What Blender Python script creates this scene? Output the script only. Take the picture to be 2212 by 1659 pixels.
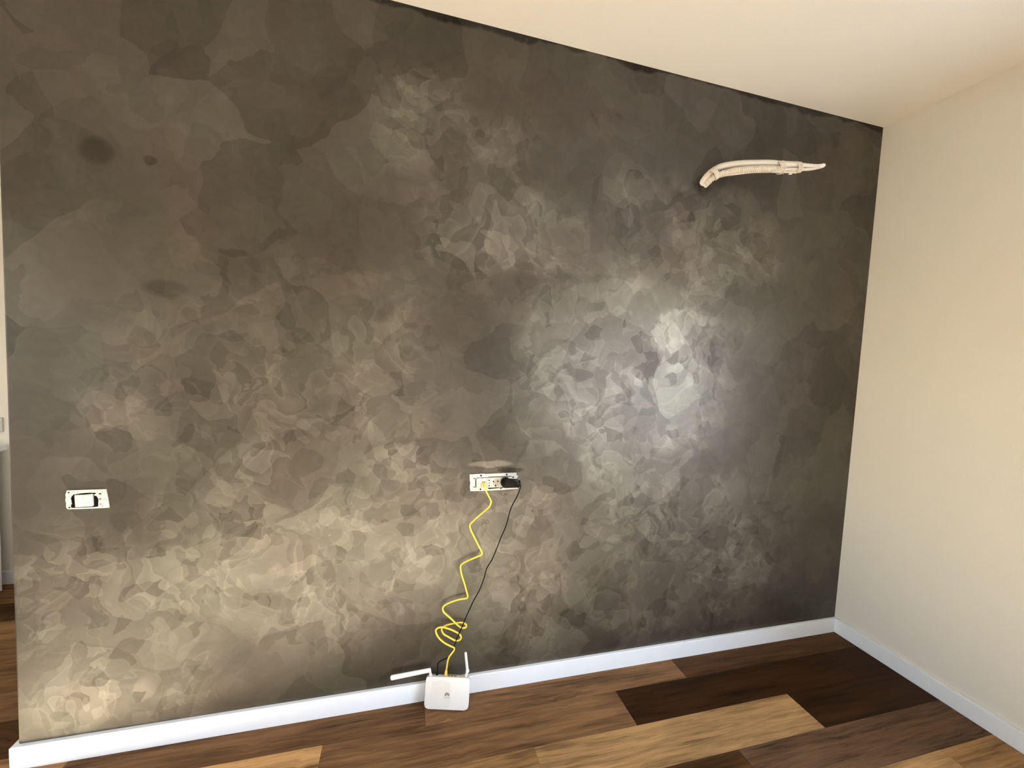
import bpy, bmesh, math, random
from mathutils import Vector, Matrix
random.seed(7)
for o in list(bpy.data.objects): bpy.data.objects.remove(o)
S = bpy.context.scene
C = S.collection

# ------------------------------------------------------------------ camera
CAM = Vector((-2.35859, -1.64539, 1.4305))
CR = Vector((0.96548077, -0.25648713, 0.04540078))
F_PX = 886.905
FW = Vector((0.25903087, 0.9637577, -0.06382875)).normalized()
CR = (CR - FW*CR.dot(FW)).normalized()
CU = CR.cross(FW).normalized()
cd = bpy.data.cameras.new('camera'); cam = bpy.data.objects.new('camera', cd); C.objects.link(cam)
cam.matrix_world = Matrix(((CR.x, CU.x, -FW.x, CAM.x), (CR.y, CU.y, -FW.y, CAM.y), (CR.z, CU.z, -FW.z, CAM.z), (0, 0, 0, 1)))
cd.sensor_width = 36; cd.lens = F_PX/2212*36; cd.clip_start = .02
S.camera = cam

# ------------------------------------------------------------------ light
SKY_STRENGTH = 12
LEFT_POWER = 8
XL_W = -6.5               # inner face of the left wall
WIN_POWER = 50
SUN_POWER = 195
w = bpy.data.worlds.new('world'); S.world = w; w.use_nodes = True
nt = w.node_tree; nt.nodes.clear()
out = nt.nodes.new('ShaderNodeOutputWorld'); bg = nt.nodes.new('ShaderNodeBackground')
sky = nt.nodes.new('ShaderNodeTexSky'); sky.sky_type = 'NISHITA'; sky.sun_disc = False
sky.sun_elevation = math.radians(38); sky.sun_rotation = math.radians(90)
bg.inputs['Strength'].default_value = .22*SKY_STRENGTH
mx = nt.nodes.new('ShaderNodeMix'); mx.data_type = 'RGBA'; mx.blend_type = 'MULTIPLY'; mx.inputs[0].default_value = 1
nt.links.new(sky.outputs[0], mx.inputs[6]); mx.inputs[7].default_value = (1.10, 1.0, .92, 1)     # white balance of the photograph
nt.links.new(mx.outputs[2], bg.inputs[0]); nt.links.new(bg.outputs[0], out.inputs[0])

def area(name, loc, target, sx, sy, power, col):
    l = bpy.data.lights.new(name, 'AREA'); l.shape = 'RECTANGLE'; l.size = sx; l.size_y = sy
    l.energy = power; l.color = col
    o = bpy.data.objects.new(name, l); C.objects.link(o); o.location = loc
    o.rotation_euler = (Vector(target)-Vector(loc)).to_track_quat('-Z', 'Y').to_euler()
    return o
for px_, rz_, w_, py_ in ((.30, -90, 2.2, -2.5), (-6.72, 90, 1.9, -2.35)):      # portals only guide the sampling of the sky through the two windows
    l_ = bpy.data.lights.new('sky_portal', 'AREA'); l_.shape = 'RECTANGLE'; l_.size = w_; l_.size_y = 1.3; l_.cycles.is_portal = True
    o_ = bpy.data.objects.new('sky_portal', l_); C.objects.link(o_); o_.location = (px_, py_, 1.37)
    o_.rotation_euler = Vector((-1 if rz_ < 0 else 1, 0, 0)).to_track_quat('-Z', 'Y').to_euler()
# daylight entering the balcony door in the right-hand wall and the window behind the camera
area('window_daylight', (.32, -2.50, 1.18), (-5, -2.50, 1.10), 2.15, .9, WIN_POWER, (.84, .93, 1.0))
area('left_window_daylight', (XL_W-.12, -2.35, 1.35), (5, -2.35, 1.35), 1.8, 1.3, LEFT_POWER, (.86, .95, 1.0))
sl = bpy.data.lights.new('sun', 'SUN'); sl.energy = SUN_POWER; sl.angle = math.radians(.6); sl.color = (.68, 1.0, 1.58)
so = bpy.data.objects.new('sun', sl); C.objects.link(so)
so.rotation_euler = Vector((-.90, .315, -.43)).to_track_quat('-Z', 'Y').to_euler()

S.view_settings.view_transform = 'Standard'; S.view_settings.look = 'None'
S.view_settings.gamma = 1; S.view_settings.use_curve_mapping = False
S.view_settings.exposure = 0.07
S.cycles.max_bounces = 8; S.cycles.diffuse_bounces = 4; S.cycles.glossy_bounces = 3; S.cycles.use_adaptive_sampling = True; S.cycles.adaptive_threshold = .03

# ------------------------------------------------------------------ helpers
def at(px, py, y=0.0):
    """point on the vertical plane y that was measured at this place of the photograph"""
    d = FW + CR*((px-1106)/F_PX) - CU*((py-829.5)/F_PX)
    return CAM + d*((y-CAM.y)/d.y)

def link_mesh(name, bm, mat, parent=None, smooth=False):
    bmesh.ops.recalc_face_normals(bm, faces=bm.faces)
    me = bpy.data.meshes.new(name); bm.to_mesh(me); bm.free()
    if smooth:
        for p in me.polygons: p.use_smooth = True
        try: me.set_sharp_from_angle(angle=math.radians(40))
        except Exception: pass
    o = bpy.data.objects.new(name, me); C.objects.link(o)
    if mat: me.materials.append(mat)
    if parent: o.parent = parent
    return o
def struct(o): o['kind'] = 'structure'; return o
def tag(o, label, cat, group=None):
    o['label'] = label; o['category'] = cat
    if group: o['group'] = group
    return o
def thing(name, label, cat, loc, group=None):
    o = bpy.data.objects.new(name, None); C.objects.link(o); o.location = loc; o.empty_display_size = .05
    bpy.context.view_layer.update()
    return tag(o, label, cat, group)
def adopt(o, root):
    """parent keeping the world position (root has only a location)"""
    o.parent = root; o.matrix_parent_inverse = root.matrix_basis.inverted()
    return o

def sub(o, part):
    """make o a sub-part of part (both already stand at their world position)"""
    o.parent = part; o.matrix_parent_inverse = Matrix.Identity(4); return o

def box(bm, x0, x1, y0, y1, z0, z1, bev=0, seg=2):
    r = bmesh.ops.create_cube(bm, size=1)
    vs = r['verts']
    for v in vs:
        v.co = Vector((x0+(v.co.x+.5)*(x1-x0), y0+(v.co.y+.5)*(y1-y0), z0+(v.co.z+.5)*(z1-z0)))
    if bev:
        es = list({e for v in vs for e in v.link_edges})
        bmesh.ops.bevel(bm, geom=es, offset=bev, segments=seg, profile=.5, affect='EDGES')
def smooth_path(pts, n=6):
    P = [Vector(p) for p in pts]; P = [P[0]*2-P[1]]+P+[P[-1]*2-P[-2]]
    o = []
    for i in range(1, len(P)-2):
        for k in range(n):
            t = k/n; a, b, c, d = P[i-1], P[i], P[i+1], P[i+2]
            o.append(.5*((2*b)+(c-a)*t+(2*a-5*b+4*c-d)*t*t+(3*b-a-3*c+d)*t**3))
    o.append(P[-2]); return o
def resample(pts, step):
    L = [0]
    for a, b in zip(pts, pts[1:]): L.append(L[-1]+(b-a).length)
    n = max(2, int(L[-1]/step)); o = []; j = 0
    for k in range(n+1):
        s = L[-1]*k/n
        while j < len(L)-2 and L[j+1] < s: j += 1
        t = (s-L[j])/max(1e-9, L[j+1]-L[j]); o.append(pts[j].lerp(pts[j+1], t))
    return o
def tube(bm, pts, rad, seg=10, flat=1.0, cap=True):
    """rad: number or f(i, n); flat squeezes the second axis"""
    n = len(pts); rings = []; up = Vector((0, 0, 1)); prev = None
    for i, p in enumerate(pts):
        t = (pts[min(i+1, n-1)]-pts[max(i-1, 0)]).normalized()
        if prev is None:
            a = t.cross(up)
            if a.length < .1: a = t.cross(Vector((0, 1, 0)))
            a.normalize()
        else:
            a = (prev-t*prev.dot(t)).normalized()
        prev = a; b = t.cross(a)
        r = rad(i, n) if callable(rad) else rad
        rings.append([bm.verts.new(p+a*(r*math.cos(2*math.pi*k/seg))+b*(r*flat*math.sin(2*math.pi*k/seg))) for k in range(seg)])
    for A, B in zip(rings, rings[1:]):
        for k in range(seg): bm.faces.new((A[k], A[(k+1) % seg], B[(k+1) % seg], B[k]))
    if cap: bm.faces.new(rings[0][::-1]); bm.faces.new(rings[-1])
def prism(bm, pts, y0, y1):
    """polygon in the x-z plane (list of (x, z)) extruded from y0 to y1"""
    A = [bm.verts.new((x, y0, z)) for x, z in pts]; B = [bm.verts.new((x, y1, z)) for x, z in pts]
    n = len(pts)
    bm.faces.new(A); bm.faces.new(B[::-1])
    for k in range(n): bm.faces.new((A[k], B[k], B[(k+1) % n], A[(k+1) % n]))
def ring_prism(bm, outer, inner, y0, y1):
    n = len(outer)
    V = [[bm.verts.new((x, y, z)) for x, z in L] for L in (outer, inner) for y in (y0, y1)]
    o0, o1, i0, i1 = V
    for k in range(n):
        j = (k+1) % n
        bm.faces.new((o0[k], o0[j], i0[j], i0[k])); bm.faces.new((o1[k], i1[k], i1[j], o1[j]))
        bm.faces.new((o0[k], o1[k], o1[j], o0[j])); bm.faces.new((i0[k], i0[j], i1[j], i1[k]))
def disc(bm, x, z, r, y0, y1, seg=14, sx=1.0):
    prism(bm, [(x+r*sx*math.cos(2*math.pi*k/seg), z+r*math.sin(2*math.pi*k/seg)) for k in range(seg)], y0, y1)

# ------------------------------------------------------------------ materials
class NB:
    def __init__(s, name):
        s.m = bpy.data.materials.new(name); s.m.use_nodes = True; s.t = s.m.node_tree
        s.b = s.t.nodes['Principled BSDF']
    def n(s, kind, **kw):
        x = s.t.nodes.new(kind)
        for k, v in kw.items():
            if k in x.inputs.keys(): s.set(x.inputs[k], v)
            else: setattr(x, k, v)
        return x
    def set(s, sock, v):
        if isinstance(v, bpy.types.NodeSocket): s.t.links.new(v, sock)
        else: sock.default_value = v
    def math(s, op, a, b=0.0, c=None, clamp=False):
        x = s.t.nodes.new('ShaderNodeMath'); x.operation = op; x.use_clamp = clamp
        s.set(x.inputs[0], a); s.set(x.inputs[1], b)
        if c is not None: s.set(x.inputs[2], c)
        return x.outputs[0]
    def vmath(s, op, a, b):
        x = s.t.nodes.new('ShaderNodeVectorMath'); x.operation = op
        s.set(x.inputs[0], a)
        if op == 'SCALE': s.set(x.inputs['Scale'], b)
        else: s.set(x.inputs[1], b)
        return x.outputs[0]
    def mix(s, f, a, b, blend='MIX'):
        x = s.t.nodes.new('ShaderNodeMix'); x.data_type = 'RGBA'; x.blend_type = blend
        s.set(x.inputs[0], f); s.set(x.inputs[6], a); s.set(x.inputs[7], b); return x.outputs[2]
    def ramp(s, f, stops, interp='LINEAR'):
        x = s.t.nodes.new('ShaderNodeValToRGB'); s.set(x.inputs[0], f); r = x.color_ramp; r.interpolation = interp
        while len(r.elements) < len(stops): r.elements.new(.5)
        for e, (p, c) in zip(r.elements, stops):
            e.position = p; e.color = (c, c, c, 1) if not isinstance(c, tuple) else c+(1,)
        return x.outputs[0]
    def step(s, f, lo, hi):
        x = s.t.nodes.new('ShaderNodeMapRange'); x.interpolation_type = 'SMOOTHSTEP'
        s.set(x.inputs[0], f); x.inputs[1].default_value = lo; x.inputs[2].default_value = hi; return x.outputs[0]
    def noise(s, vec, scale, detail=3, rough=.5, dist=0):
        x = s.n('ShaderNodeTexNoise'); s.set(x.inputs['Vector'], vec); x.inputs['Scale'].default_value = scale
        x.inputs['Detail'].default_value = detail; x.inputs['Roughness'].default_value = rough
        x.inputs['Distortion'].default_value = dist; return x
    def bump(s, h, strength, dist):
        x = s.n('ShaderNodeBump'); s.set(x.inputs['Height'], h); x.inputs['Strength'].default_value = strength
        x.inputs['Distance'].default_value = dist; s.t.links.new(x.outputs[0], s.b.inputs['Normal'])

def plain(name, col, rough=.5, spec=.5, metal=0, noise=0):
    k = NB(name)
    k.b.inputs['Roughness'].default_value = rough; k.b.inputs['Specular IOR Level'].default_value = spec
    k.b.inputs['Metallic'].default_value = metal
    tc = k.n('ShaderNodeTexCoord'); nz = k.noise(tc.outputs['Object'], 18, 3)
    d = max(noise, .03)
    f = k.math('MULTIPLY_ADD', nz.outputs[0], d*2, 1-d)
    k.set(k.b.inputs['Base Color'], k.vmath('SCALE', col, f))
    return k.m

def paint(name, col):
    k = NB(name); tc = k.n('ShaderNodeTexCoord').outputs['Object']
    a = k.noise(tc, 230, 3, .6).outputs[0]; b = k.noise(tc, 1.3, 2).outputs[0]
    f = k.math('ADD', k.math('MULTIPLY_ADD', b, .04, .96), k.math('MULTIPLY', k.math('SUBTRACT', a, .5), .10))
    k.set(k.b.inputs['Base Color'], k.vmath('SCALE', col, f))
    k.b.inputs['Roughness'].default_value = .75; k.b.inputs['Specular IOR Level'].default_value = .3
    k.bump(a, .35, .0012); return k.m

M = {}
M['wall_paint'] = paint('cream wall paint', (.75, .72, .655))
M['ceiling_paint'] = paint('cream ceiling paint', (.83, .79, .72))
M['white_lacquer'] = plain('white lacquered skirting', (.82, .85, .89), .35, .5)
M['router_white'] = plain('white router plastic', (.72, .715, .70), .38, .5)
M['socket_white'] = plain('white socket plastic', (.56, .552, .53), .35, .5)
M['worn_white'] = plain('white plastic smeared with plaster', (.54, .53, .505), .55, .4, 0, .14)
M['black_hole'] = plain('dark recess', (.006, .006, .006), .8, .2)
M['black_plastic'] = plain('black plastic', (.004, .004, .004), .38, .12)
M['cord_black'] = plain('black rubber cord', (.003, .003, .003), .5, .08)
M['yellow'] = plain('yellow cable sheath', (.78, .56, .06), .45, .3)
M['yellow_clear'] = plain('translucent yellow connector', (.75, .47, .06), .25, .5)
M['conduit'] = plain('ivory plastic conduit', (.72, .66, .575), .5, .4)
M['tape'] = plain('ivory wrapping tape', (.76, .70, .62), .6, .3, 0, .08)
M['tape_white'] = plain('white tape end', (.82, .80, .78), .6, .3)
M['print_grey'] = plain('grey print', (.25, .25, .25), .5, .3)
M['print_pale'] = plain('pale grey print', (.55, .55, .54), .5, .3)
M['port_yellow'] = plain('cream port strip', (.80, .70, .40), .45, .4)
M['port_gold'] = plain('brown port opening', (.16, .10, .03), .5, .4)
M['film'] = plain('smudged film', (.68, .665, .63), .5, .4, 0, .06)
M['metal'] = plain('screw metal', (.35, .34, .32), .35, .5, .8)
M['cream_back'] = paint('light kitchen wall', (.84, .80, .73))

# --- stucco of the feature wall
def stucco():
    k = NB('dark grey-brown trowelled stucco'); tc = k.n('ShaderNodeTexCoord').outputs['Object']
    def warp(vec, scale, amount, detail=3, rough=.55):
        nz = k.noise(vec, scale, detail, rough).outputs['Color']
        return k.vmath('ADD', vec, k.vmath('SCALE', k.vmath('SUBTRACT', nz, (.5, .5, .5)), amount))
    def cells(vec, scale, rnd=1):
        v = k.n('ShaderNodeTexVoronoi', feature='F1'); v.voronoi_dimensions = '3D'
        k.set(v.inputs['Vector'], vec); v.inputs['Scale'].default_value = scale; v.inputs['Randomness'].default_value = rnd
        sp = k.n('ShaderNodeSeparateColor'); k.set(sp.inputs[0], v.outputs['Color']); return v.outputs['Distance'], sp.outputs[0], sp.outputs[1]
    w1 = warp(warp(tc, 2.2, .38, 2), 8, .08, 2, .45)
    w2 = warp(warp(tc, 3.5, .30, 2), 12, .06, 2, .5)
    w3 = warp(warp(tc, 5, .16, 2), 20, .035, 2, .5)
    d1, a1, b1 = cells(w1, 3.6); d2, a2, b2 = cells(w2, 8.5); d3, a3, b3 = cells(w3, 17)
    big = k.noise(warp(tc, 1.2, .5, 2), 1.1, 4, .55).outputs[0]
    # places with finer trowel marks, also lifted in tone to paint in light
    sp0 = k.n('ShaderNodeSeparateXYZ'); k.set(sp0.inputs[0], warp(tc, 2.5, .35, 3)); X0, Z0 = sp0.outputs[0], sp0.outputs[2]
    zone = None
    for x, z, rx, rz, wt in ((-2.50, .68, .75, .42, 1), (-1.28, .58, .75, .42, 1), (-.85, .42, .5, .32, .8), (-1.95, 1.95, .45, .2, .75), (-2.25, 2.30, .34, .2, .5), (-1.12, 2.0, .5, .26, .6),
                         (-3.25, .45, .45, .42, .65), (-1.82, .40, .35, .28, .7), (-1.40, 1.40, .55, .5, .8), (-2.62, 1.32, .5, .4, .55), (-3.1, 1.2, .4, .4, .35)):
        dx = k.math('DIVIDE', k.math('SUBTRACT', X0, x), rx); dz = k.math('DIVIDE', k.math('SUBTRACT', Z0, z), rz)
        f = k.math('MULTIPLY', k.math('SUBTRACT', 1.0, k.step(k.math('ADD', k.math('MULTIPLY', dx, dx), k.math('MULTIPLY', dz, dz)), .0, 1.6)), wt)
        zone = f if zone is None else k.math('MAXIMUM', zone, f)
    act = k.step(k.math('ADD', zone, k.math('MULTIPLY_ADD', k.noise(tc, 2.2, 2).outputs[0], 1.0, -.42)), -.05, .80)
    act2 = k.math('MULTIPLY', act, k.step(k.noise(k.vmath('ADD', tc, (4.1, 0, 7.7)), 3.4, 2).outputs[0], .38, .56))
    fine = k.noise(w3, 26, 4, .65).outputs[0]
    # contour flakes with one crisp edge
    nz = k.noise(w2, 4.2, 3, .5).outputs[0]
    fl = k.math('FRACT', k.math('MULTIPLY', nz, 7.0))
    fl = k.math('MULTIPLY', k.math('MULTIPLY', fl, fl), act2)
    # thin light ridges where strokes end
    ridge = k.math('SUBTRACT', 1.0, k.step(k.math('ABSOLUTE', k.math('SUBTRACT', k.noise(w2, 5.5, 2, .5).outputs[0], .5)), .0, .013))
    ridge = k.math('MULTIPLY', ridge, act)
    ss = lambda v: k.math('SUBTRACT', v, .5)
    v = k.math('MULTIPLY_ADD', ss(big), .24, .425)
    v = k.math('ADD', v, k.math('MULTIPLY', ss(a1), .13)); v = k.math('ADD', v, k.math('MULTIPLY', k.math('SUBTRACT', act, .45), .13))  # the act term paints brighter light into the zones, mostly lower middle
    v = k.math('ADD', v, k.math('MULTIPLY', ss(a2), k.math('MULTIPLY_ADD', act, .08, .05)))
    v = k.math('ADD', v, k.math('MULTIPLY', k.math('MULTIPLY', k.step(a3, .66, .70), act2), .11))
    v = k.math('SUBTRACT', v, k.math('MULTIPLY', k.math('MULTIPLY', k.step(b3, .84, .88), act), .10))
    v = k.math('ADD', v, k.math('MULTIPLY', ss(fl), .13))
    v = k.math('ADD', v, k.math('MULTIPLY', ridge, .06))
    v = k.math('ADD', v, k.math('MULTIPLY', ss(fine), .12))
    # single marks: dark dabs, the pale smear over the sockets
    sep = k.n('ShaderNodeSeparateXYZ'); k.set(sep.inputs[0], warp(tc, 12, .03, 3)); X, Z = sep.outputs[0], sep.outputs[2]
    def dab(x, z, rx, rz, amt):
        nonlocal v
        dx = k.math('DIVIDE', k.math('SUBTRACT', X, x), rx); dz = k.math('DIVIDE', k.math('SUBTRACT', Z, z), rz)
        r = k.math('ADD', k.math('MULTIPLY', dx, dx), k.math('MULTIPLY', dz, dz))
        f = k.math('SUBTRACT', 1.0, k.step(r, .35, 1.25))
        v = k.math('ADD', v, k.math('MULTIPLY', f, amt))
    for a in [(-3.311, 2.026, .05, .045, -.12), (-3.17, 2.018, .022, .016, -.14), (-3.13, 1.606, .075, .032, -.11),
              (-1.99, .985, .10, .016, .34), (-1.90, .957, .06, .013, -.22), (-1.06, 2.25, .05, .05, -.12),
              (-2.93, 1.75, .05, .015, -.1)]: dab(*a)
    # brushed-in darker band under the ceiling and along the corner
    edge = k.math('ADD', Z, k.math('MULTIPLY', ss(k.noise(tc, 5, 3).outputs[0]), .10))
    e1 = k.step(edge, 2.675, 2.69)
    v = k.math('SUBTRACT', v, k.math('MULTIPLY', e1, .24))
    v = k.math('MAXIMUM', k.math('MINIMUM', v, 1.0), 0.0)
    col = k.ramp(v, [(0.0, (.010, .007, .0035)), (.25, (.030, .023, .014)), (.42, (.053, .043, .029)), (.60, (.090, .076, .055)), (.80, (.140, .122, .093)), (1.0, (.23, .205, .165))])
    hue = k.noise(w1, 3.1, 2).outputs[0]
    col = k.mix(k.step(hue, .50, .66), col, k.mix(1.0, col, (1.06, .97, .95, 1), 'MULTIPLY'))
    col = k.mix(k.step(hue, .48, .34), col, k.mix(1.0, col, (.95, 1.02, .95, 1), 'MULTIPLY'))
    k.set(k.b.inputs['Base Color'], col)
    k.set(k.b.inputs['Roughness'], k.math('SUBTRACT', .49, k.math('MULTIPLY', v, .12)))
    k.set(k.b.inputs['Specular IOR Level'], k.math('MULTIPLY_ADD', v, 1.2, .12)); k.b.inputs['IOR'].default_value = 1.6; k.set(k.b.inputs['Coat Weight'], 0.0)
    h = k.math('ADD', k.math('MULTIPLY', k.noise(tc, 9, 3, .5, .6).outputs[0], .5), k.math('MULTIPLY', k.noise(tc, 120, 2, .6).outputs[0], .10))
    k.bump(h, .30, .004)
    return k.m
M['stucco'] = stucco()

# --- laminate planks: the tone is the plank's own object colour
def wood():
    k = NB('brown oak laminate'); tc = k.n('ShaderNodeTexCoord').outputs['Object']; oi = k.n('ShaderNodeObjectInfo')
    off = k.n('ShaderNodeCombineXYZ'); k.set(off.inputs[0], k.math('MULTIPLY', oi.outputs['Random'], 37)); k.set(off.inputs[1], k.math('MULTIPLY', oi.outputs['Random'], 91))
    p = k.vmath('ADD', tc, off.outputs[0])
    low = k.noise(k.vmath('MULTIPLY', p, (1.0, 3.0, 1)), 1.5, 2).outputs['Color']
    p = k.vmath('ADD', p, k.vmath('MULTIPLY', k.vmath('SUBTRACT', low, (.5, .5, .5)), (.0, .05, 0)))
    kn = k.noise(p, 6, 2).outputs[0]
    p = k.vmath('ADD', p, k.vmath('MULTIPLY', k.vmath('SCALE', k.vmath('SUBTRACT', k.noise(p, 7, 3).outputs['Color'], (.5, .5, .5)), k.step(kn, .55, .72)), (.12, .10, 0)))
    g1 = k.noise(k.vmath('MULTIPLY', p, (1.5, 26, 1)), 2.4, 5, .66).outputs[0]
    g2 = k.noise(k.vmath('MULTIPLY', p, (4, 110, 1)), 3, 4, .6).outputs[0]
    g3 = k.noise(k.vmath('MULTIPLY', p, (.9, 7, 1)), 2.0, 3, .5).outputs[0]
    f = k.math('ADD', k.math('MULTIPLY', g1, .62), k.math('ADD', k.math('MULTIPLY', g2, .30), k.math('MULTIPLY', g3, .62)))
    f = k.ramp(f, [(.52, .18), (.64, .52), (.75, .95), (.90, 1.42)])
    k.set(k.b.inputs['Base Color'], k.mix(1.0, oi.outputs['Color'], f, 'MULTIPLY'))
    k.set(k.b.inputs['Roughness'], k.math('MULTIPLY_ADD', g1, .12, .46)); k.b.inputs['Specular IOR Level'].default_value = .07
    k.bump(k.math('ADD', g1, g2), .12, .0008)
    return k.m
M['wood'] = wood()
M['subfloor'] = plain('dark joint under the planks', (.015, .010, .007), .9, .1)

# ------------------------------------------------------------------ room shell
H = 2.7; XL = -6.5; YF = -4.3; YB = 1.30; WL = -3.555; WT = .12; BH = .078; BT = .014
D0, D1, DS, DH = -3.60, -1.30, .60, 2.00  # window in the right wall: y from, y to, sill, head

bm = bmesh.new(); box(bm, XL-.2, .3, YF-.2, YB+.2, -.16, -.009)
floor = struct(link_mesh('floor', bm, M['subfloor']))

LIGHT = (.34, .200, .086); LMED = (.28, .155, .064); MED = (.19, .102, .045); MEDD = (.15, .078, .034); DARK = (.075, .035, .013); PINK = (.120, .066, .035); DEEP = (.034, .014, .004)
PW, PL = .172, 1.18
known = {  # row -> (joint x, {index of the plank counted from the joint: tone})
    0: (-1.055, {0: DARK, -1: MED, -2: MEDD}), -1: (-1.42, {0: DEEP, 1: DEEP, -1: MED, -2: (.46, .26, .108)}),  # left light plank toned up to paint in the light falloff
    -2: (-.671, {0: DEEP, -1: LIGHT, -2: LMED}), -3: (-1.10, {0: PINK, -1: DARK}), -4: (-.318, {0: LMED, -1: LIGHT}),
    1: (-1.7, {-2: DARK, -3: DARK}), 2: (-2.1, {-2: MED, -3: MED}), 3: (-1.3, {-3: MED, -4: LMED, -2: MED}), 4: (-1.6, {-3: MED, -2: MED}),
    5: (-1.2, {-3: LMED, -4: LMED}), 6: (-1.9, {-3: DARK, -2: DARK})}
row = -26
while True:
    y0 = -.131 + PW*row; y1 = y0+PW
    if y0 >= YB: break
    if y1 > YF:
        jx, tones = known.get(row, (-(.37*row*row % 1)*PL-.2, {}))
        k0 = math.floor((XL-jx)/PL)
        for k in range(k0, 8):
            a, b = jx+PL*k, jx+PL*(k+1)
            a2, b2 = max(a, XL), min(b, 0.0)
            if b2-a2 < .01: continue
            c0, c1 = max(y0, YF), min(y1, YB)
            g = .0004; cx, cy = (a+b)/2, (y0+y1)/2
            bm = bmesh.new(); box(bm, a2+g-cx, b2-g-cx, c0+g-cy, c1-g-cy, -.009, 0, .0006, 1)
            pl = link_mesh('plank', bm, M['wood'], floor); pl.location = (cx, cy, 0)
            t = tones.get(k) or random.choice([LIGHT, LMED, MED, DARK, PINK])
            j = random.uniform(.95, 1.05); pl.color = (t[0]*j, t[1]*j, t[2]*j, 1)
    row += 1

bm = bmesh.new(); box(bm, XL-.2, .3, YF-.2, YB+.2, H, H+.15); ceiling = struct(link_mesh('ceiling', bm, M['ceiling_paint']))

# right wall with the window opening (outside the frame, where the daylight comes from)
bm = bmesh.new()
box(bm, 0, .28, D1, YB+.2, 0, H); box(bm, 0, .28, YF-.2, D0, 0, H); box(bm, 0, .28, D0, D1, DH, H); box(bm, 0, .28, D0, D1, 0, DS)
struct(link_mesh('wall_right', bm, M['wall_paint']))
L0, L1, LS, LH = -3.3, -1.4, .7, 2.0      # window in the left wall, also outside the picture
bm = bmesh.new()
box(bm, XL-.2, XL, YF-.2, L0, 0, H); box(bm, XL-.2, XL, L1, YB+.2, 0, H); box(bm, XL-.2, XL, L0, L1, 0, LS); box(bm, XL-.2, XL, L0, L1, LH, H)
struct(link_mesh('wall_left', bm, M['wall_paint']))
bm = bmesh.new()
for a in ((L0, L0+.05, LS, LH), (L1-.05, L1, LS, LH), (L0, L1, LH-.05, LH), (L0, L1, LS, LS+.05), ((L0+L1)/2-.04, (L0+L1)/2+.04, LS, LH)): box(bm, XL-.11, XL-.06, *a, .004, 1)
struct(link_mesh('window_2', bm, M['white_lacquer']))
bm = bmesh.new(); box(bm, XL, 0, YB, YB+.2, 0, H); struct(link_mesh('wall_kitchen', bm, M['cream_back']))
bm = bmesh.new(); box(bm, XL, 0, YF-.2, YF, 0, H)
struct(link_mesh('wall_front', bm, M['wall_paint']))

# feature wall: a partition whose left end stands free; two flush boxes are sunk into its face
sw_o = [at(*p) for p in [(146.5, 1059), (230.5, 1056), (236.5, 1096), (148, 1098.5)]]
holes = [(-3.398, -3.322, .8725, .9215), (-2.066, -1.893, .879, .941)]
bm = bmesh.new()
xs = sorted({WL, 0.0} | {h[0] for h in holes} | {h[1] for h in holes})
for xa, xb in zip(xs, xs[1:]):
    hz = [h for h in holes if h[0] <= xa and h[1] >= xb]
    if hz: box(bm, xa, xb, 0, .05, 0, hz[0][2]); box(bm, xa, xb, 0, .05, hz[0][3], H)
    else: box(bm, xa, xb, 0, .05, 0, H)
box(bm, WL, 0, .05, WT, 0, H)
bmesh.ops.remove_doubles(bm, verts=bm.verts, dist=1e-5)
es = [e for e in bm.edges if all(abs(v.co.x-WL) < 1e-5 for v in e.verts) and abs(e.verts[0].co.z-e.verts[1].co.z) > .5 and all(abs(v.co.y) < 1e-5 or abs(v.co.y-WT) < 1e-5 for v in e.verts)]
bmesh.ops.bevel(bm, geom=es, offset=.006, segments=3, profile=.5, affect='EDGES')
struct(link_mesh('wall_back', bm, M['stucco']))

def skirting(name, x0, x1, y0, y1):
    bm = bmesh.new(); box(bm, x0, x1, y0, y1, 0, BH, .0022, 2); return struct(link_mesh(name, bm, M['white_lacquer']))
bm = bmesh.new(); box(bm, -3.47, -3.35, WT, YB, 0, H); struct(link_mesh('wall_light_blocker', bm, M['cream_back']))  # added wall, never in view, cuts the light reaching the kitchen gap
# one L-shaped run that returns round the free end of the feature wall
bm = bmesh.new()
prof = [(WL-BT, -BT), (-BT, -BT), (-BT, 0), (WL, 0), (WL, WT), (WL-BT, WT)]
A = [bm.verts.new((x, y, 0)) for x, y in prof]; B = [bm.verts.new((x, y, BH)) for x, y in prof]
bm.faces.new(A[::-1]); top = bm.faces.new(B)
for q in range(6): bm.faces.new((A[q], A[(q+1) % 6], B[(q+1) % 6], B[q]))
es = [e for e in top.edges]
bmesh.ops.bevel(bm, geom=es, offset=.0022, segments=2, profile=.5, affect='EDGES')
struct(link_mesh('baseboard_back', bm, M['white_lacquer']))
skirting('baseboard_right', -BT, 0, YF, 0)
skirting('baseboard_kitchen', XL, 0, YB-BT, YB)
skirting('baseboard_left', XL, XL+BT, YF, YB-BT)

# window frame (outside the picture)
bm = bmesh.new()
for a in ((.12, .18, D0, D0+.05, DS, DH), (.12, .18, D1-.05, D1, DS, DH), (.12, .18, D0, D1, DH-.05, DH), (.12, .18, D0, D1, DS, DS+.05), (.12, .18, (D0+D1)/2-.04, (D0+D1)/2+.04, DS, DH)): box(bm, *a, .004, 1)
struct(link_mesh('window_1', bm, M['white_lacquer']))

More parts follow.
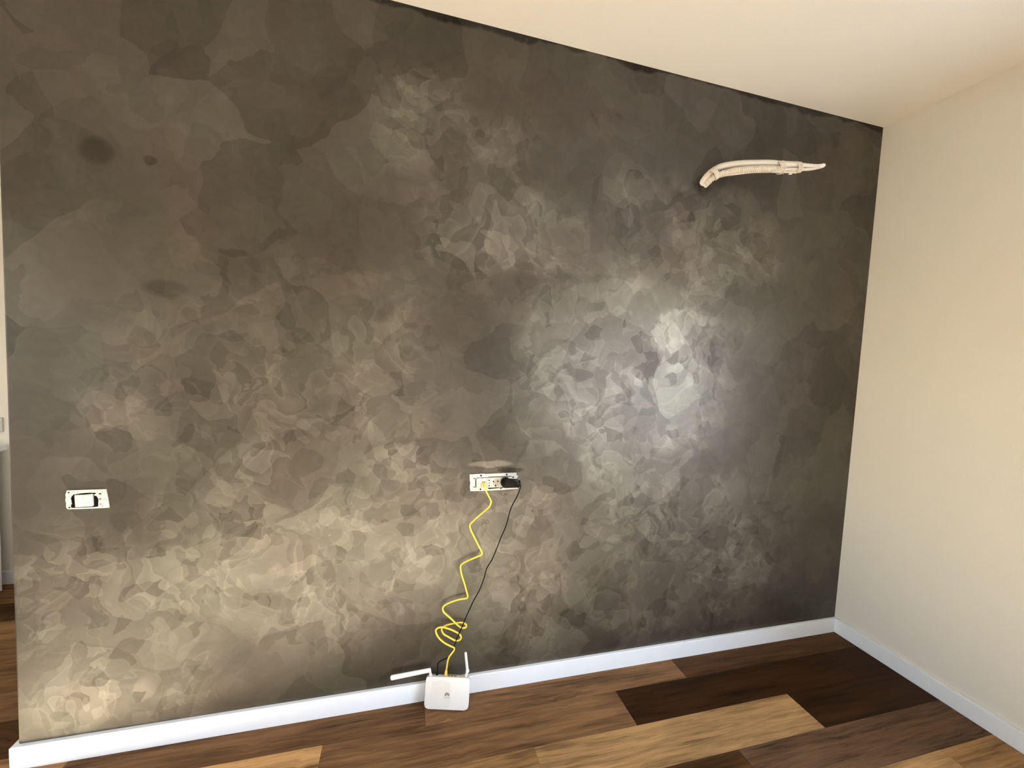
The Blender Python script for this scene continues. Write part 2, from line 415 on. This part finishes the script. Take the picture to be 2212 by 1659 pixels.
# ------------------------------------------------------------------ kitchen side seen past the free end
bm = bmesh.new(); box(bm, -5.15, -4.50, .55, 1.298, .783, .813, .002, 1)
tag(link_mesh('worktop', bm, M['white_lacquer']), 'white worktop end jutting out beyond the left edge of the dark wall', 'worktop')
cab = thing('base_cabinet', 'white base cabinet under the worktop past the left edge of the dark wall', 'cabinet', (-4.80, .9, 0))
bm = bmesh.new(); box(bm, -5.12, -4.505, .57, 1.19, .0, .782, .002, 1); adopt(link_mesh('body', bm, M['white_lacquer']), cab)
bm = bmesh.new(); box(bm, -4.504, -4.484, .60, 1.215, .004, .765, .002, 1); adopt(link_mesh('door', bm, M['white_lacquer']), cab)
so_ = thing('wall_socket', 'pale wall socket plate above the white worktop at the far left', 'socket', (-4.56, YB, .92))
bm = bmesh.new(); box(bm, -4.64, -4.517, YB-.009, YB, .885, .965, .003, 2); adopt(link_mesh('cover_plate', bm, M['socket_white']), so_)
bm = bmesh.new(); box(bm, -4.625, -4.532, YB-.0105, YB-.0088, .903, .947, .001, 1); adopt(link_mesh('socket_insert', bm, M['worn_white']), so_)

# ------------------------------------------------------------------ light switch without its cover plate
def wz(u, v, s, ox, oy):
    p = at(ox+u/s, oy+v/s); return (p.x, p.z)
sw = thing('light_switch', 'double rocker light switch without cover plate, black recess showing, left on the stucco wall', 'switch', (-3.352, 0, .90))
Z3 = lambda u, v: wz(u, v, 15.8, 120, 1030)
outer = [Z3(*p) for p in [(415, 455), (900, 437), (1300, 425), (1742, 412), (1790, 640), (1818, 800), (1852, 1038), (1400, 1062), (900, 1082), (450, 1090), (392, 1030), (400, 890), (362, 795), (385, 700), (368, 600), (405, 510)]]
inner = [Z3(*p) for p in [(640, 595), (900, 548), (1150, 528), (1400, 528), (1470, 650), (1495, 790), (1490, 1000), (1340, 1020), (900, 1040), (560, 1052), (525, 960), (580, 920), (560, 860), (545, 795), (530, 735), (560, 660)]]
bm = bmesh.new(); ring_prism(bm, outer, inner, -.0045, -.0002); adopt(link_mesh('mounting_frame', bm, M['worn_white']), sw)
bm = bmesh.new(); box(bm, -3.3975, -3.3225, .030, .0499, .873, .921); adopt(link_mesh('wall_box', bm, M['black_hole']), sw)
bm = bmesh.new(); prism(bm, [Z3(*p) for p in [(590, 600), (1480, 560), (1500, 1000), (540, 1040)]], -.0002, -.0012); adopt(link_mesh('support_plate', bm, M['black_plastic']), sw)
for pts in ([(712, 600), (999, 590), (1022, 995), (740, 1008)], [(1010, 590), (1310, 562), (1330, 975), (1030, 995)]):
    bm = bmesh.new(); prism(bm, [Z3(*p) for p in pts], -.0095, -.0012)
    bmesh.ops.bevel(bm, geom=list(bm.edges), offset=.0010, segments=2, profile=.5, affect='EDGES')
    adopt(link_mesh('rocker', bm, M['socket_white'], smooth=True), sw)
for u, v, r, m in [(485, 522, .0018, 'black_hole'), (507, 1030, .0019, 'black_hole'), (1632, 487, .0012, 'metal'), (1555, 570, .0025, 'black_hole'), (1558, 750, .0030, 'metal'),
                   (1563, 925, .0026, 'metal'), (1645, 985, .0013, 'metal'), (1690, 735, .0010, 'metal'), (1760, 752, .0010, 'metal'), (540, 795, .0022, 'worn_white')]:
    x, z = Z3(u, v); bm = bmesh.new(); disc(bm, x, z, r*1.35, -.0052, -.0044, 12); adopt(link_mesh('screw_hole', bm, M[m]), sw)
for u, v in [(1555, 590), (1560, 765), (1563, 925)]:
    x, z = Z3(u, v); bm = bmesh.new(); disc(bm, x, z, .0016, -.0056, -.0050, 12); sub(adopt(link_mesh('screw_head', bm, M['worn_white']), sw), [c for c in sw.children if c.name.startswith('screw_hole')][{1555: 3, 1560: 4, 1563: 5}[u]])
bm = bmesh.new(); prism(bm, [Z3(*p) for p in [(1345, 590), (1440, 545), (1490, 575), (1470, 690), (1430, 625), (1380, 630)]], -.0055, -.001); adopt(link_mesh('plaster_crumb', bm, M['worn_white']), sw)

# ------------------------------------------------------------------ socket block without its cover plate
Z2 = lambda u, v: wz(u, v, 12.29, 980, 970)
sk = thing('socket_block', 'white multi socket block without cover plate, beneath the pale smear on the stucco wall', 'socket', (-1.98, 0, .91))
outer = [Z2(*p) for p in [(420, 668), (800, 645), (840, 655), (1300, 632), (1655, 622), (1668, 700), (1675, 780), (1700, 1040), (1300, 1075), (830, 1098), (440, 1108), (424, 1000), (436, 900), (422, 800)]]
inner = [Z2(*p) for p in [(590, 752), (800, 740), (840, 740), (1300, 722), (1545, 712), (1552, 760), (1556, 800), (1590, 1005), (1300, 1008), (830, 1020), (585, 1025), (584, 960), (583, 880), (584, 800)]]
bm = bmesh.new(); ring_prism(bm, outer, inner, -.0055, -.0002); adopt(link_mesh('mounting_frame', bm, M['worn_white']), sk)
bm = bmesh.new(); box(bm, -2.0655, -1.8935, .030, .0499, .880, .940); adopt(link_mesh('wall_box', bm, M['black_hole']), sk)
bm = bmesh.new(); prism(bm, [Z2(*p) for p in [(560, 750), (1548, 712), (1590, 1010), (560, 1040)]], -.0002, -.0014); adopt(link_mesh('support_plate', bm, M['black_plastic']), sk)
def module(name, pts, mat, d=-.0085):
    bm = bmesh.new(); prism(bm, [Z2(*p) for p in pts], d, -.0014)
    bmesh.ops.bevel(bm, geom=list(bm.edges), offset=.0007, segments=2, profile=.5, affect='EDGES')
    return adopt(link_mesh(name, bm, M[mat], smooth=True), sk)
aerial = module('aerial_module', [(596, 764), (722, 758), (722, 1016), (596, 1018)], 'socket_white')
network = module('network_module', [(726, 758), (866, 752), (868, 1012), (726, 1016)], 'socket_white')
narrow = module('narrow_socket', [(872, 752), (976, 748), (984, 1004), (874, 1012)], 'socket_white')
rsock = module('round_socket', [(980, 748), (1258, 735), (1290, 996), (988, 1004)], 'socket_white')
module('round_socket', [(1262, 735), (1540, 722), (1580, 985), (1294, 996)], 'socket_white')
def spot(name, u, v, r, m, y0=-.0090, y1=-.0080, sx=1, seg=12):
    x, z = Z2(u, v); bm = bmesh.new(); disc(bm, x, z, r*1.3, y0, y1, seg, sx); return adopt(link_mesh(name, bm, M[m]), sk)
x, z = Z2(1125, 875)
o = [(x+.0172*math.cos(a*math.pi/16), z+.0172*math.sin(a*math.pi/16)) for a in range(32)]; i_ = [(x+.0160*math.cos(a*math.pi/16), z+.0160*math.sin(a*math.pi/16)) for a in range(32)]
bm = bmesh.new(); ring_prism(bm, o, i_, -.0092, -.0084); sub(adopt(link_mesh('socket_rim', bm, M['print_pale']), sk), rsock)
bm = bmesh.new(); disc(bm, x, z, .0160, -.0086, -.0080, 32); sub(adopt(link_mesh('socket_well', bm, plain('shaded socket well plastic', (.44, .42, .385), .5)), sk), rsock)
for u, v in [(1045, 845), (1158, 840), (1100, 950)]: sub(spot('contact_hole', u, v, .0024, 'black_hole', -.0094, -.0080), rsock)
x, z = Z2(1106, 972); bm = bmesh.new(); box(bm, x-.0013, x+.0013, -.0094, -.008, z-.003, z+.004); sub(adopt(link_mesh('earth_clip', bm, M['black_hole']), sk), rsock)
for v in (815, 885, 955):
    x, z = Z2(930, v); h = .0032 if v != 885 else .0018
    bm = bmesh.new(); box(bm, x-.0021, x+.0021, -.0092, -.008, z-h, z+h); sub(adopt(link_mesh('contact_hole', bm, M['black_hole']), sk), narrow)
x, z = Z2(657, 893)
bm = bmesh.new(); ring_prism(bm, [(x+.0058*math.cos(a*math.pi/8), z+.0058*math.sin(a*math.pi/8)) for a in range(16)], [(x+.0042*math.cos(a*math.pi/8), z+.0042*math.sin(a*math.pi/8)) for a in range(16)], -.0105, -.0080)
sub(adopt(link_mesh('aerial_ring', bm, M['print_pale']), sk), aerial)
x, z = Z2(790, 885); bm = bmesh.new(); box(bm, x-.0062, x+.0062, -.0090, -.0080, z-.002, z+.0055); sub(adopt(link_mesh('network_port', bm, M['black_hole']), sk), network)
for u, v, r, m in [(720, 695, .0030, 'black_hole'), (868, 693, .0026, 'metal'), (1400, 668, .0030, 'black_hole'), (1572, 735, .0026, 'black_hole'), (705, 1058, .0028, 'black_hole'), (1245, 1030, .0026, 'black_hole'),
                   (540, 770, .0020, 'black_hole'), (538, 998, .0020, 'black_hole'), (505, 715, .0013, 'metal'), (1608, 668, .0012, 'metal'), (490, 1055, .0012, 'metal'), (488, 888, .0012, 'print_pale')]:
    spot('screw_hole', u, v, r, m, -.0062, -.0050)
spot('screw_head', 868, 693, .0012, 'worn_white', -.0066, -.006)
for pts in ([(568, 780), (580, 778), (582, 1000), (568, 1004)], [(905, 1020), (1195, 1010), (1205, 1024), (950, 1050), (905, 1040)], [(1255, 1008), (1310, 1003), (1312, 1018), (1262, 1026)], [(905, 722), (1520, 706), (1520, 713), (905, 732)]):
    bm = bmesh.new(); prism(bm, [Z2(*p) for p in pts], -.0061, -.0050); adopt(link_mesh('slot', bm, M['black_hole']), sk)
bm = bmesh.new(); prism(bm, [Z2(*p) for p in [(1660, 700), (1712, 706), (1695, 735), (1665, 770)]], -.004, -.0002); adopt(link_mesh('plaster_crumb', bm, M['worn_white']), sk)

# ------------------------------------------------------------------ power adapter with its cord
ad = thing('power_adapter', 'black plug-in power adapter with thin black cord in the right end of the socket block', 'adapter', (-1.915, -.03, .91))
px = lambda u, v, y: at(980+u/12.29, 970+v/12.29, y)
def loft_prism(pts_front, yf, pts_back, yb):
    bm = bmesh.new(); A = [bm.verts.new(px(u, v, yf)) for u, v in pts_front]; B = [bm.verts.new(px(u, v, yb)) for u, v in pts_back]
    n = len(A); bm.faces.new(A); bm.faces.new(B[::-1])
    for q in range(n): bm.faces.new((A[q], B[q], B[(q+1) % n], A[(q+1) % n]))
    return bm
c = px(1385, 890, -.020)
bm = bmesh.new(); disc(bm, c.x, c.z, .0215, -.030, -.0086, 28); 
bmesh.ops.bevel(bm, geom=[e for e in bm.edges if abs(e.verts[0].co.y-e.verts[1].co.y) < 1e-6], offset=.003, segments=2, profile=.5, affect='EDGES')
adopt(link_mesh('plug_base', bm, M['black_plastic'], smooth=True), ad)
bm = loft_prism([(1350, 800), (1480, 788), (1680, 792), (1730, 850), (1755, 920), (1748, 1025), (1400, 1035), (1345, 1000)], -.048,
                [(1365, 795), (1480, 785), (1690, 790), (1742, 850), (1765, 920), (1755, 1020), (1410, 1030), (1350, 1000)], -.022)
bmesh.ops.bevel(bm, geom=list(bm.edges), offset=.0028, segments=2, profile=.5, affect='EDGES')
adopt(link_mesh('body', bm, M['black_plastic'], smooth=True), ad)
spot_ = px(1712, 925, -.0485); bm = bmesh.new(); disc(bm, spot_.x, spot_.z, .0009, -.0487, -.0479, 10); sub(adopt(link_mesh('indicator_light', bm, M['print_pale']), ad), [c for c in ad.children if c.name.startswith('body')][0])
YELLOW = [(-2.0214,-.012,.9080),(-2.0190,-.022,.8990),(-2.0170,-.027,.8890),(-2.008,-.0315,.8706),(-1.9943,-.0322,.8451),(-1.9917,-.033,.8339),(-1.9971,-.0337,.8184),(-2.0104,-.0344,.8057),(-2.041,-.0345,.78),(-2.0666,-.0323,.7557),(-2.0739,-.0301,.7452),(-2.074,-.0279,.7338),(-2.0685,-.0257,.7165),(-2.0485,-.0234,.6774),(-2.0307,-.0212,.6427),(-2.0191,-.02,.6203),(-2.0178,-.02,.6122),(-2.0231,-.02,.6066),(-2.0447,-.02,.5991),(-2.0761,-.02,.5879),(-2.0982,-.02,.5773),(-2.105,-.02,.5673),(-2.105,-.02,.5558),(-2.1001,-.02,.5322),(-2.0858,-.02,.489),(-2.0728,-.02,.4456),(-2.0701,-.02,.4336),(-2.0766,-.02,.4263),(-2.1015,-.02,.4254),(-2.1327,-.02,.4196),(-2.1612,-.02,.4089),(-2.171,-.02,.3985),(-2.1706,-.02,.3869),(-2.1644,-.02,.3745),(-2.1391,-.022,.3504),(-2.1112,-.030,.3236),(-2.0928,-.030,.3081),(-2.0747,-.026,.3043),(-2.073,-.022,.3136),(-2.0894,-.018,.3219),(-2.1212,-.019,.3242),(-2.1524,-.020,.3208),(-2.1708,-.022,.3139),(-2.1732,-.026,.304),(-2.1649,-.032,.2918),(-2.1469,-.036,.2806),(-2.1196,-.038,.2633),(-2.1017,-.038,.2613),(-2.0941,-.038,.2725),(-2.1029,-.038,.2883),(-2.1305,-.036,.3065),(-2.1575,-.034,.3184),(-2.1797,-.034,.3246),(-2.1949,-.034,.3198),(-2.198,-.034,.3083),(-2.1873,-.036,.2843),(-2.1649,-.040,.2621),(-2.1382,-.0452,.2465),(-2.1228,-.0482,.2385),(-2.1241,-.0511,.2302),(-2.1338,-.0541,.2199),(-2.1467,-.057,.2009)]
BLACK = [(-1.8760,-.045,.9080),(-1.8704,-.045,.9015),(-1.8716,-.045,.8969),(-1.8818,-.045,.8651),(-1.9052,-.045,.8179),(-1.9158,-.0467,.7846),(-1.9278,-.0483,.7353),(-1.9449,-.05,.6957),(-1.9634,-.05,.644),(-1.9819,-.05,.5971),(-2.0011,-.05,.5642),(-2.0124,-.0483,.5159),(-2.0283,-.0467,.4703),(-2.0511,-.045,.4254),(-2.0756,-.0433,.3669),(-2.0936,-.0417,.3169),(-2.1118,-.04,.2717),(-2.124,-.0400,.2326),(-2.13,-.040,.209),(-2.1474,-.042,.1957),(-2.174,-.046,.1896),(-2.186,-.050,.1824)]

# ------------------------------------------------------------------ router leaning on the skirting
RW, RH, RD = .178, .117, .024
A_, T_ = -.26, .25
R_ = Vector((math.cos(A_), math.sin(A_), 0)); F_ = Vector((math.sin(A_), -math.cos(A_), 0))
U_ = Vector((0, 0, math.cos(T_)))-F_*math.sin(T_); N_ = F_*math.cos(T_)+Vector((0, 0, math.sin(T_)))
RO = Vector((-2.2375, -.0585, .0062))          # bottom front left corner
RB = Matrix(((R_.x, -N_.x, U_.x, RO.x), (R_.y, -N_.y, U_.y, RO.y), (R_.z, -N_.z, U_.z, RO.z), (0, 0, 0, 1)))  # local x right, y back, z up
rt = thing('router', 'white wireless router with two antennas leaning against the white baseboard', 'router', (RO.x+.09, RO.y, 0))
def on_router(name, bm, mat, smooth=False, parent=None):
    bm.transform(RB); o = link_mesh(name, bm, M[mat] if isinstance(mat, str) else mat, smooth=smooth)
    adopt(o, rt)
    if parent is not None: sub(o, parent)
    return o
def rounded(x0, x1, z0, z1, r, n=7, rt_=None):
    rt_ = rt_ or r; P = []
    for cx, cz, a0, q in ((x1-r, z0+r, -90, r), (x1-rt_, z1-rt_, 0, rt_), (x0+rt_, z1-rt_, 90, rt_), (x0+r, z0+r, 180, r)):
        for k in range(n+1):
            a = math.radians(a0+90*k/n); P.append((cx+q*math.cos(a), cz+q*math.sin(a)))
    return P
bm = bmesh.new(); prism(bm, rounded(0, RW, 0, RH, .016, 7, .011), 0, RD)
es = [e for e in bm.edges if abs(e.verts[0].co.y-e.verts[1].co.y) < 1e-7]
bmesh.ops.bevel(bm, geom=es, offset=.0028, segments=3, profile=.6, affect='EDGES')
body = on_router('body', bm, 'router_white', True)
# thin seam between the front shell and the back
bm = bmesh.new(); ring_prism(bm, rounded(-.0003, RW+.0003, -.0003, RH+.0003, .0163, 7, .0113), rounded(.002, RW-.002, .002, RH-.002, .0145, 7, .0095), .0085, .0092)
on_router('shell_seam', bm, 'print_pale')
# smudged film on the left half of the front
bm = bmesh.new(); prism(bm, [(.022, .006), (.102, .006), (.103, .070), (.098, .098), (.062, .106), (.026, .098)], -.00022, .0001); on_router('smudged_film', bm, 'film', parent=body)['label'] = 'smudged yellowish film on the front'
# flower emblem of eight petals and the lettering under it
ex, ez = .0895, .0500
for k, (ang, L_, wd) in enumerate([(8, .0088, .0034), (34, .0102, .0040), (58, .0108, .0040), (79, .0112, .0036), (101, .0112, .0036), (122, .0108, .0040), (146, .0102, .0040), (172, .0088, .0034)]):
    a = math.radians(ang); d = Vector((math.cos(a), math.sin(a))); n_ = Vector((-d.y, d.x)); s0 = .0022
    base = Vector((ex, ez))+d*s0; pts = []
    for t, wv in ((0, .05), (.35, .34), (.65, .50), (.85, .44), (1, .12)): p = base+d*(L_*t)+n_*(wd*wv); pts.append((p.x, p.y))
    for t, wv in ((1, -.12), (.85, -.44), (.65, -.50), (.35, -.34)): p = base+d*(L_*t)+n_*(wd*wv); pts.append((p.x, p.y))
    bm = bmesh.new(); prism(bm, pts, -.0005, -.0001); on_router('emblem_petal', bm, 'print_grey', parent=body)
fc = bpy.data.curves.new('lettering', 'FONT'); fc.body = 'HUAWEI'; fc.size = .0058; fc.align_x = 'CENTER'; fc.extrude = .0001; fc.space_character = 1.15
fo = bpy.data.objects.new('lettering_curve', fc); C.objects.link(fo); bpy.context.view_layer.update()
tm = bpy.data.meshes.new_from_object(fo.evaluated_get(bpy.context.evaluated_depsgraph_get())); bpy.data.objects.remove(fo)
bm = bmesh.new(); bm.from_mesh(tm)
for v in bm.verts: v.co = Vector((ex+v.co.x, -.0004+v.co.z, ez-.0085+v.co.y))
on_router('lettering', bm, 'print_grey', parent=body)
for x, wd in ((.042, .004), (.064, .006), (.088, .006), (.112, .006)):
    bm = bmesh.new(); box(bm, x-wd/2, x+wd/2, -.0004, -.0001, .0110, .0122); on_router('indicator_mark', bm, 'print_pale', parent=body)
# connections on the top edge
bm = bmesh.new(); box(bm, .070, .132, .0060, .0185, RH-.002, RH+.0005, .0004, 1); strip = on_router('port_strip', bm, 'port_yellow')
for x in (.0775, .0910, .1035, .1170):
    bm = bmesh.new(); box(bm, x-.0048, x+.0048, .0085, .0165, RH-.0015, RH+.0009); on_router('network_port', bm, 'port_gold', parent=strip)
bm = bmesh.new(); box(bm, .0355, .048, .0070, .0185, RH-.002, RH+.0012, .0006, 1); on_router('power_socket', bm, 'socket_white')
# antennas
def rod(bm, a, b, r0, r1, seg=14, flat=1.0, round_end=True):
    a = Vector(a); b = Vector(b); pts = []; rad = []
    L = (b-a).length; d = (b-a)/L
    for k in range(9): pts.append(a+d*(L-r1)*k/8); rad.append(r0+(r1-r0)*k/8)
    if round_end:
        for k in range(1, 6): q = k/5*math.pi/2; pts.append(a+d*(L-r1+r1*math.sin(q))); rad.append(max(.0004, r1*math.cos(q)))
    tube(bm, pts, lambda i, n: rad[i], seg, flat)
# left: upright stub at the corner, arm swung down to the left
def to_local(p): return RB.inverted() @ Vector(p)
h0 = Vector((.0165, .012, RH-.004)); h1 = to_local(at(928.0, 1443.5, -.030))
bm = bmesh.new(); tube(bm, [h0.lerp(h1, t) for t in (0, .25, .32, .85, .96, 1.0)], lambda i, n: [.0062, .0062, .0050, .0050, .0042, .0022][i], 16)
on_router('antenna_hinge', bm, 'router_white', True)
e0 = to_local(at(929.0, 1447.5, -.032)); e1 = to_local(at(843.0, 1464.5, -.032))
bm = bmesh.new(); rod(bm, e0, e1, .0056, .0064, 16, 1.55); on_router('antenna', bm, 'router_white', True)
# right: hinge knob and an upright rod
e2 = to_local(at(1007.0, 1457.5, -.060)); e3 = to_local(at(1009.7, 1449, -.060)); e4 = to_local(at(1005.6, 1408.5, -.060))
bm = bmesh.new(); tube(bm, [e2.lerp(e3, t) for t in (-.35, .2, .6, 1.0)], .0052, 14); 
on_router('antenna_hinge', bm, 'router_white', True)
bm = bmesh.new(); c_ = e3; r = bmesh.ops.create_uvsphere(bm, u_segments=14, v_segments=10, radius=.0080, matrix=Matrix.Translation(c_)); on_router('antenna_knuckle', bm, 'router_white', True)
bm = bmesh.new(); rod(bm, e3, e4, .0058, .0052, 14); on_router('antenna', bm, 'router_white', True)

# plugs that enter the router
def world_of(x, y, z): return RB @ Vector((x, y, z))
pj = world_of(.0775, .0125, RH+.0012); pj2 = world_of(.0785, .0125, RH+.021)
path = [Vector(p) for p in YELLOW] + [pj2]
cable = thing('network_cable', 'bright yellow network cable kinked and looped between wall socket and router', 'cable', (-2.10, -.03, .4))
bm = bmesh.new(); tube(bm, resample(smooth_path(path, 6), .0035), .0034, 10); adopt(link_mesh('sheath', bm, M['yellow'], smooth=True), cable)
bm = bmesh.new(); dr = (pj2-pj); tube(bm, [pj+dr*t for t in (0, .1, .45, .8, 1.0, 1.12)], lambda i, n: [.0058, .0062, .0062, .0052, .0040, .0033][i], 8, .8)
adopt(link_mesh('connector', bm, M['yellow_clear'], smooth=True), cable)
y0 = Vector((-2.0215, -.0092, .9100)); y1 = Vector((-2.0165, -.0275, .8880))
bm = bmesh.new(); tube(bm, [y0.lerp(y1, t) for t in (0, .15, .5, .8, 1.0)], lambda i, n: [.0066, .0068, .0062, .0046, .0034][i], 8, .85)
adopt(link_mesh('connector', bm, M['yellow_clear'], smooth=True), cable)
bj = world_of(.0415, .0125, RH+.0018); bj2 = world_of(.0430, .0125, RH+.019)
path = [Vector(p) for p in BLACK] + [bj2]
bm = bmesh.new(); tube(bm, resample(smooth_path(path, 6), .0045), .0023, 8); adopt(link_mesh('cord', bm, M['cord_black'], smooth=True), ad)
bm = bmesh.new(); dr = bj2-bj; tube(bm, [bj+dr*t for t in (0, .1, .6, .9, 1.15)], lambda i, n: [.0045, .0050, .0045, .0034, .0022][i], 10)
adopt(link_mesh('barrel_plug', bm, M['cord_black'], smooth=True), ad)
q0 = px(1735, 880, -.036); q1 = Vector((-1.8735, -.045, .9060))
bm = bmesh.new(); tube(bm, [q0.lerp(q1, t) for t in (-.4, .0, .5, 1.0)], lambda i, n: [.0075, .0070, .0045, .0026][i], 10); adopt(link_mesh('strain_relief', bm, M['black_plastic'], smooth=True), ad)

# ------------------------------------------------------------------ conduits sticking out of the wall
SMO = [(-1.0646,.004,2.2623),(-1.0638,-.0109,2.2729),(-1.0613,-.0218,2.2822),(-1.0446,-.0336,2.3019),(-1.0161,-.0482,2.3192),(-.9765,-.0627,2.3294),(-.9172,-.0755,2.3393),(-.8555,-.0864,2.346),(-.7933,-.0973,2.3514),(-.7497,-.1055,2.3511),(-.7162,-.1127,2.3513),(-.6678,-.12,2.3545)]
COR = [(-1.0461,.004,2.2577),(-1.0488,-.0156,2.2616),(-1.0498,-.0311,2.2642),(-1.0373,-.0483,2.2767),(-1.0112,-.0661,2.2856),(-.9545,-.0806,2.3009),(-.894,-.0917,2.3116),(-.8328,-.1028,2.3186),(-.7708,-.1139,2.3218),(-.7453,-.125,2.3183)]
cn = thing('conduit_bundle', 'ivory corrugated and smooth conduits taped together, sticking out of the upper stucco wall', 'conduit', (-1.06, 0, 2.26))
bm = bmesh.new(); tube(bm, resample(smooth_path(SMO, 6), .006), .0140, 16); adopt(link_mesh('smooth_conduit', bm, M['conduit'], smooth=True), cn)
rib = lambda r, d: (lambda i, n: r+(d if i % 4 in (0, 1) else -d))
bm = bmesh.new(); tube(bm, resample(smooth_path(COR, 6), .0022), rib(.0126, .0019), 14); adopt(link_mesh('corrugated_conduit', bm, M['conduit']), cn)
W4 = lambda u, v, y: at(1490+u/6.9125, 320+v/6.9125, y)
# thin pipe along the underside
bm = bmesh.new(); tube(bm, resample(smooth_path([W4(500, 408, -.062), W4(700, 382, -.075), W4(900, 358, -.086), W4(1100, 350, -.094), W4(1280, 352, -.104), W4(1400, 362, -.11)], 5), .006), .0052, 10); adopt(link_mesh('thin_pipe', bm, M['tape'], smooth=True), cn)
# corrugated turns and tape wound round the pair
def band(name, cen, axis, rad_a, rad_b, n, pitch, r, mat):
    """n helical turns round the axis; rad_a in the wall direction z-like, rad_b in depth"""
    ax = Vector(axis).normalized(); dz = (Vector((0, 0, 1))-ax*ax.z).normalized(); dy = ax.cross(dz)
    pts = [Vector(cen)+ax*(pitch*(t/20-n/2))+dz*(rad_a*math.cos(2*math.pi*t/20))+dy*(rad_b*math.sin(2*math.pi*t/20)) for t in range(int(20*n)+1)]
    bm = bmesh.new(); tube(bm, pts, r, 7); return adopt(link_mesh(name, bm, M[mat], smooth=True), cn)
p = W4(1355, 290, -.112); q = W4(1440, 275, -.115)
band('wrapping_cord', p, q-p, .0265, .019, 6, .0046, .0024, 'conduit')
p = W4(368, 385, -.048); q = W4(420, 345, -.052)
band('wrapping_cord', p, q-p, .0255, .018, 5, .0042, .0020, 'conduit')
# taped tail: two flattened strands narrowing to a white tip
T1 = [W4(1395, 255, -.118), W4(1500, 250, -.120), W4(1620, 254, -.122), W4(1750, 262, -.126), W4(1860, 268, -.130), W4(1955, 262, -.134)]
T2 = [W4(1395, 318, -.122), W4(1500, 316, -.124), W4(1620, 318, -.126), W4(1750, 318, -.128), W4(1860, 306, -.131), W4(1960, 282, -.134)]
bm = bmesh.new(); tube(bm, resample(smooth_path(T1, 6), .006), lambda i, n: .0150-.0062*i/n+.0008*math.sin(i*1.9), 14, .8); adopt(link_mesh('taped_strand', bm, M['tape'], smooth=True), cn)
bm = bmesh.new(); tube(bm, resample(smooth_path(T2, 6), .006), lambda i, n: .0085-.0015*i/n+.0006*math.sin(i*2.3), 14, .8); adopt(link_mesh('taped_strand', bm, M['tape'], smooth=True), cn)
bm = bmesh.new(); tube(bm, [W4(1925, 278, -.134), W4(1950, 272, -.135), W4(1985, 262, -.136), W4(2003, 258, -.137)], lambda i, n: [.0085, .0122, .0118, .0095][i], 12, .8); adopt(link_mesh('white_tip', bm, M['tape_white'], smooth=True), cn)
p = W4(1620, 288, -.126); q = W4(1720, 288, -.128)
band('tape_turn', p, q-p, .0215, .0165, 4, .0062, .0022, 'tape')
for pts in ([(1225, 352), (1400, 352), (1600, 345), (1605, 372), (1575, 382), (1535, 374), (1505, 402), (1470, 394), (1480, 374), (1400, 372), (1240, 366)],):
    P3 = [W4(u, v, -.120) for u, v in pts]; bm = bmesh.new(); A = [bm.verts.new(a) for a in P3]; B = [bm.verts.new(a+Vector((0, -.003, 0))) for a in P3]
    bm.faces.new(A); bm.faces.new(B[::-1]); n = len(A)
    for q in range(n): bm.faces.new((A[q], B[q], B[(q+1) % n], A[(q+1) % n]))
    adopt(link_mesh('tape_scrap', bm, M['tape']), cn)
# frayed lip where the conduits leave the wall
lip = [(150, 530), (165, 480), (200, 430), (218, 380), (232, 385), (236, 400), (255, 470), (285, 520), (300, 545), (278, 560), (270, 548), (240, 572), (200, 568), (165, 555)]
cc = W4(222, 500, -.004)
bm = bmesh.new(); A = [bm.verts.new(W4(u, v, -.012)) for u, v in lip]; B = [bm.verts.new(W4(u, v, .001)) for u, v in lip]; n = len(A)
for q in range(n): bm.faces.new((A[q], A[(q+1) % n], B[(q+1) % n], B[q]))
bm.faces.new(A); bm.faces.new(B[::-1])
bmesh.ops.triangulate(bm, faces=bm.faces)
adopt(link_mesh('cut_sleeve', bm, M['tape']), cn)
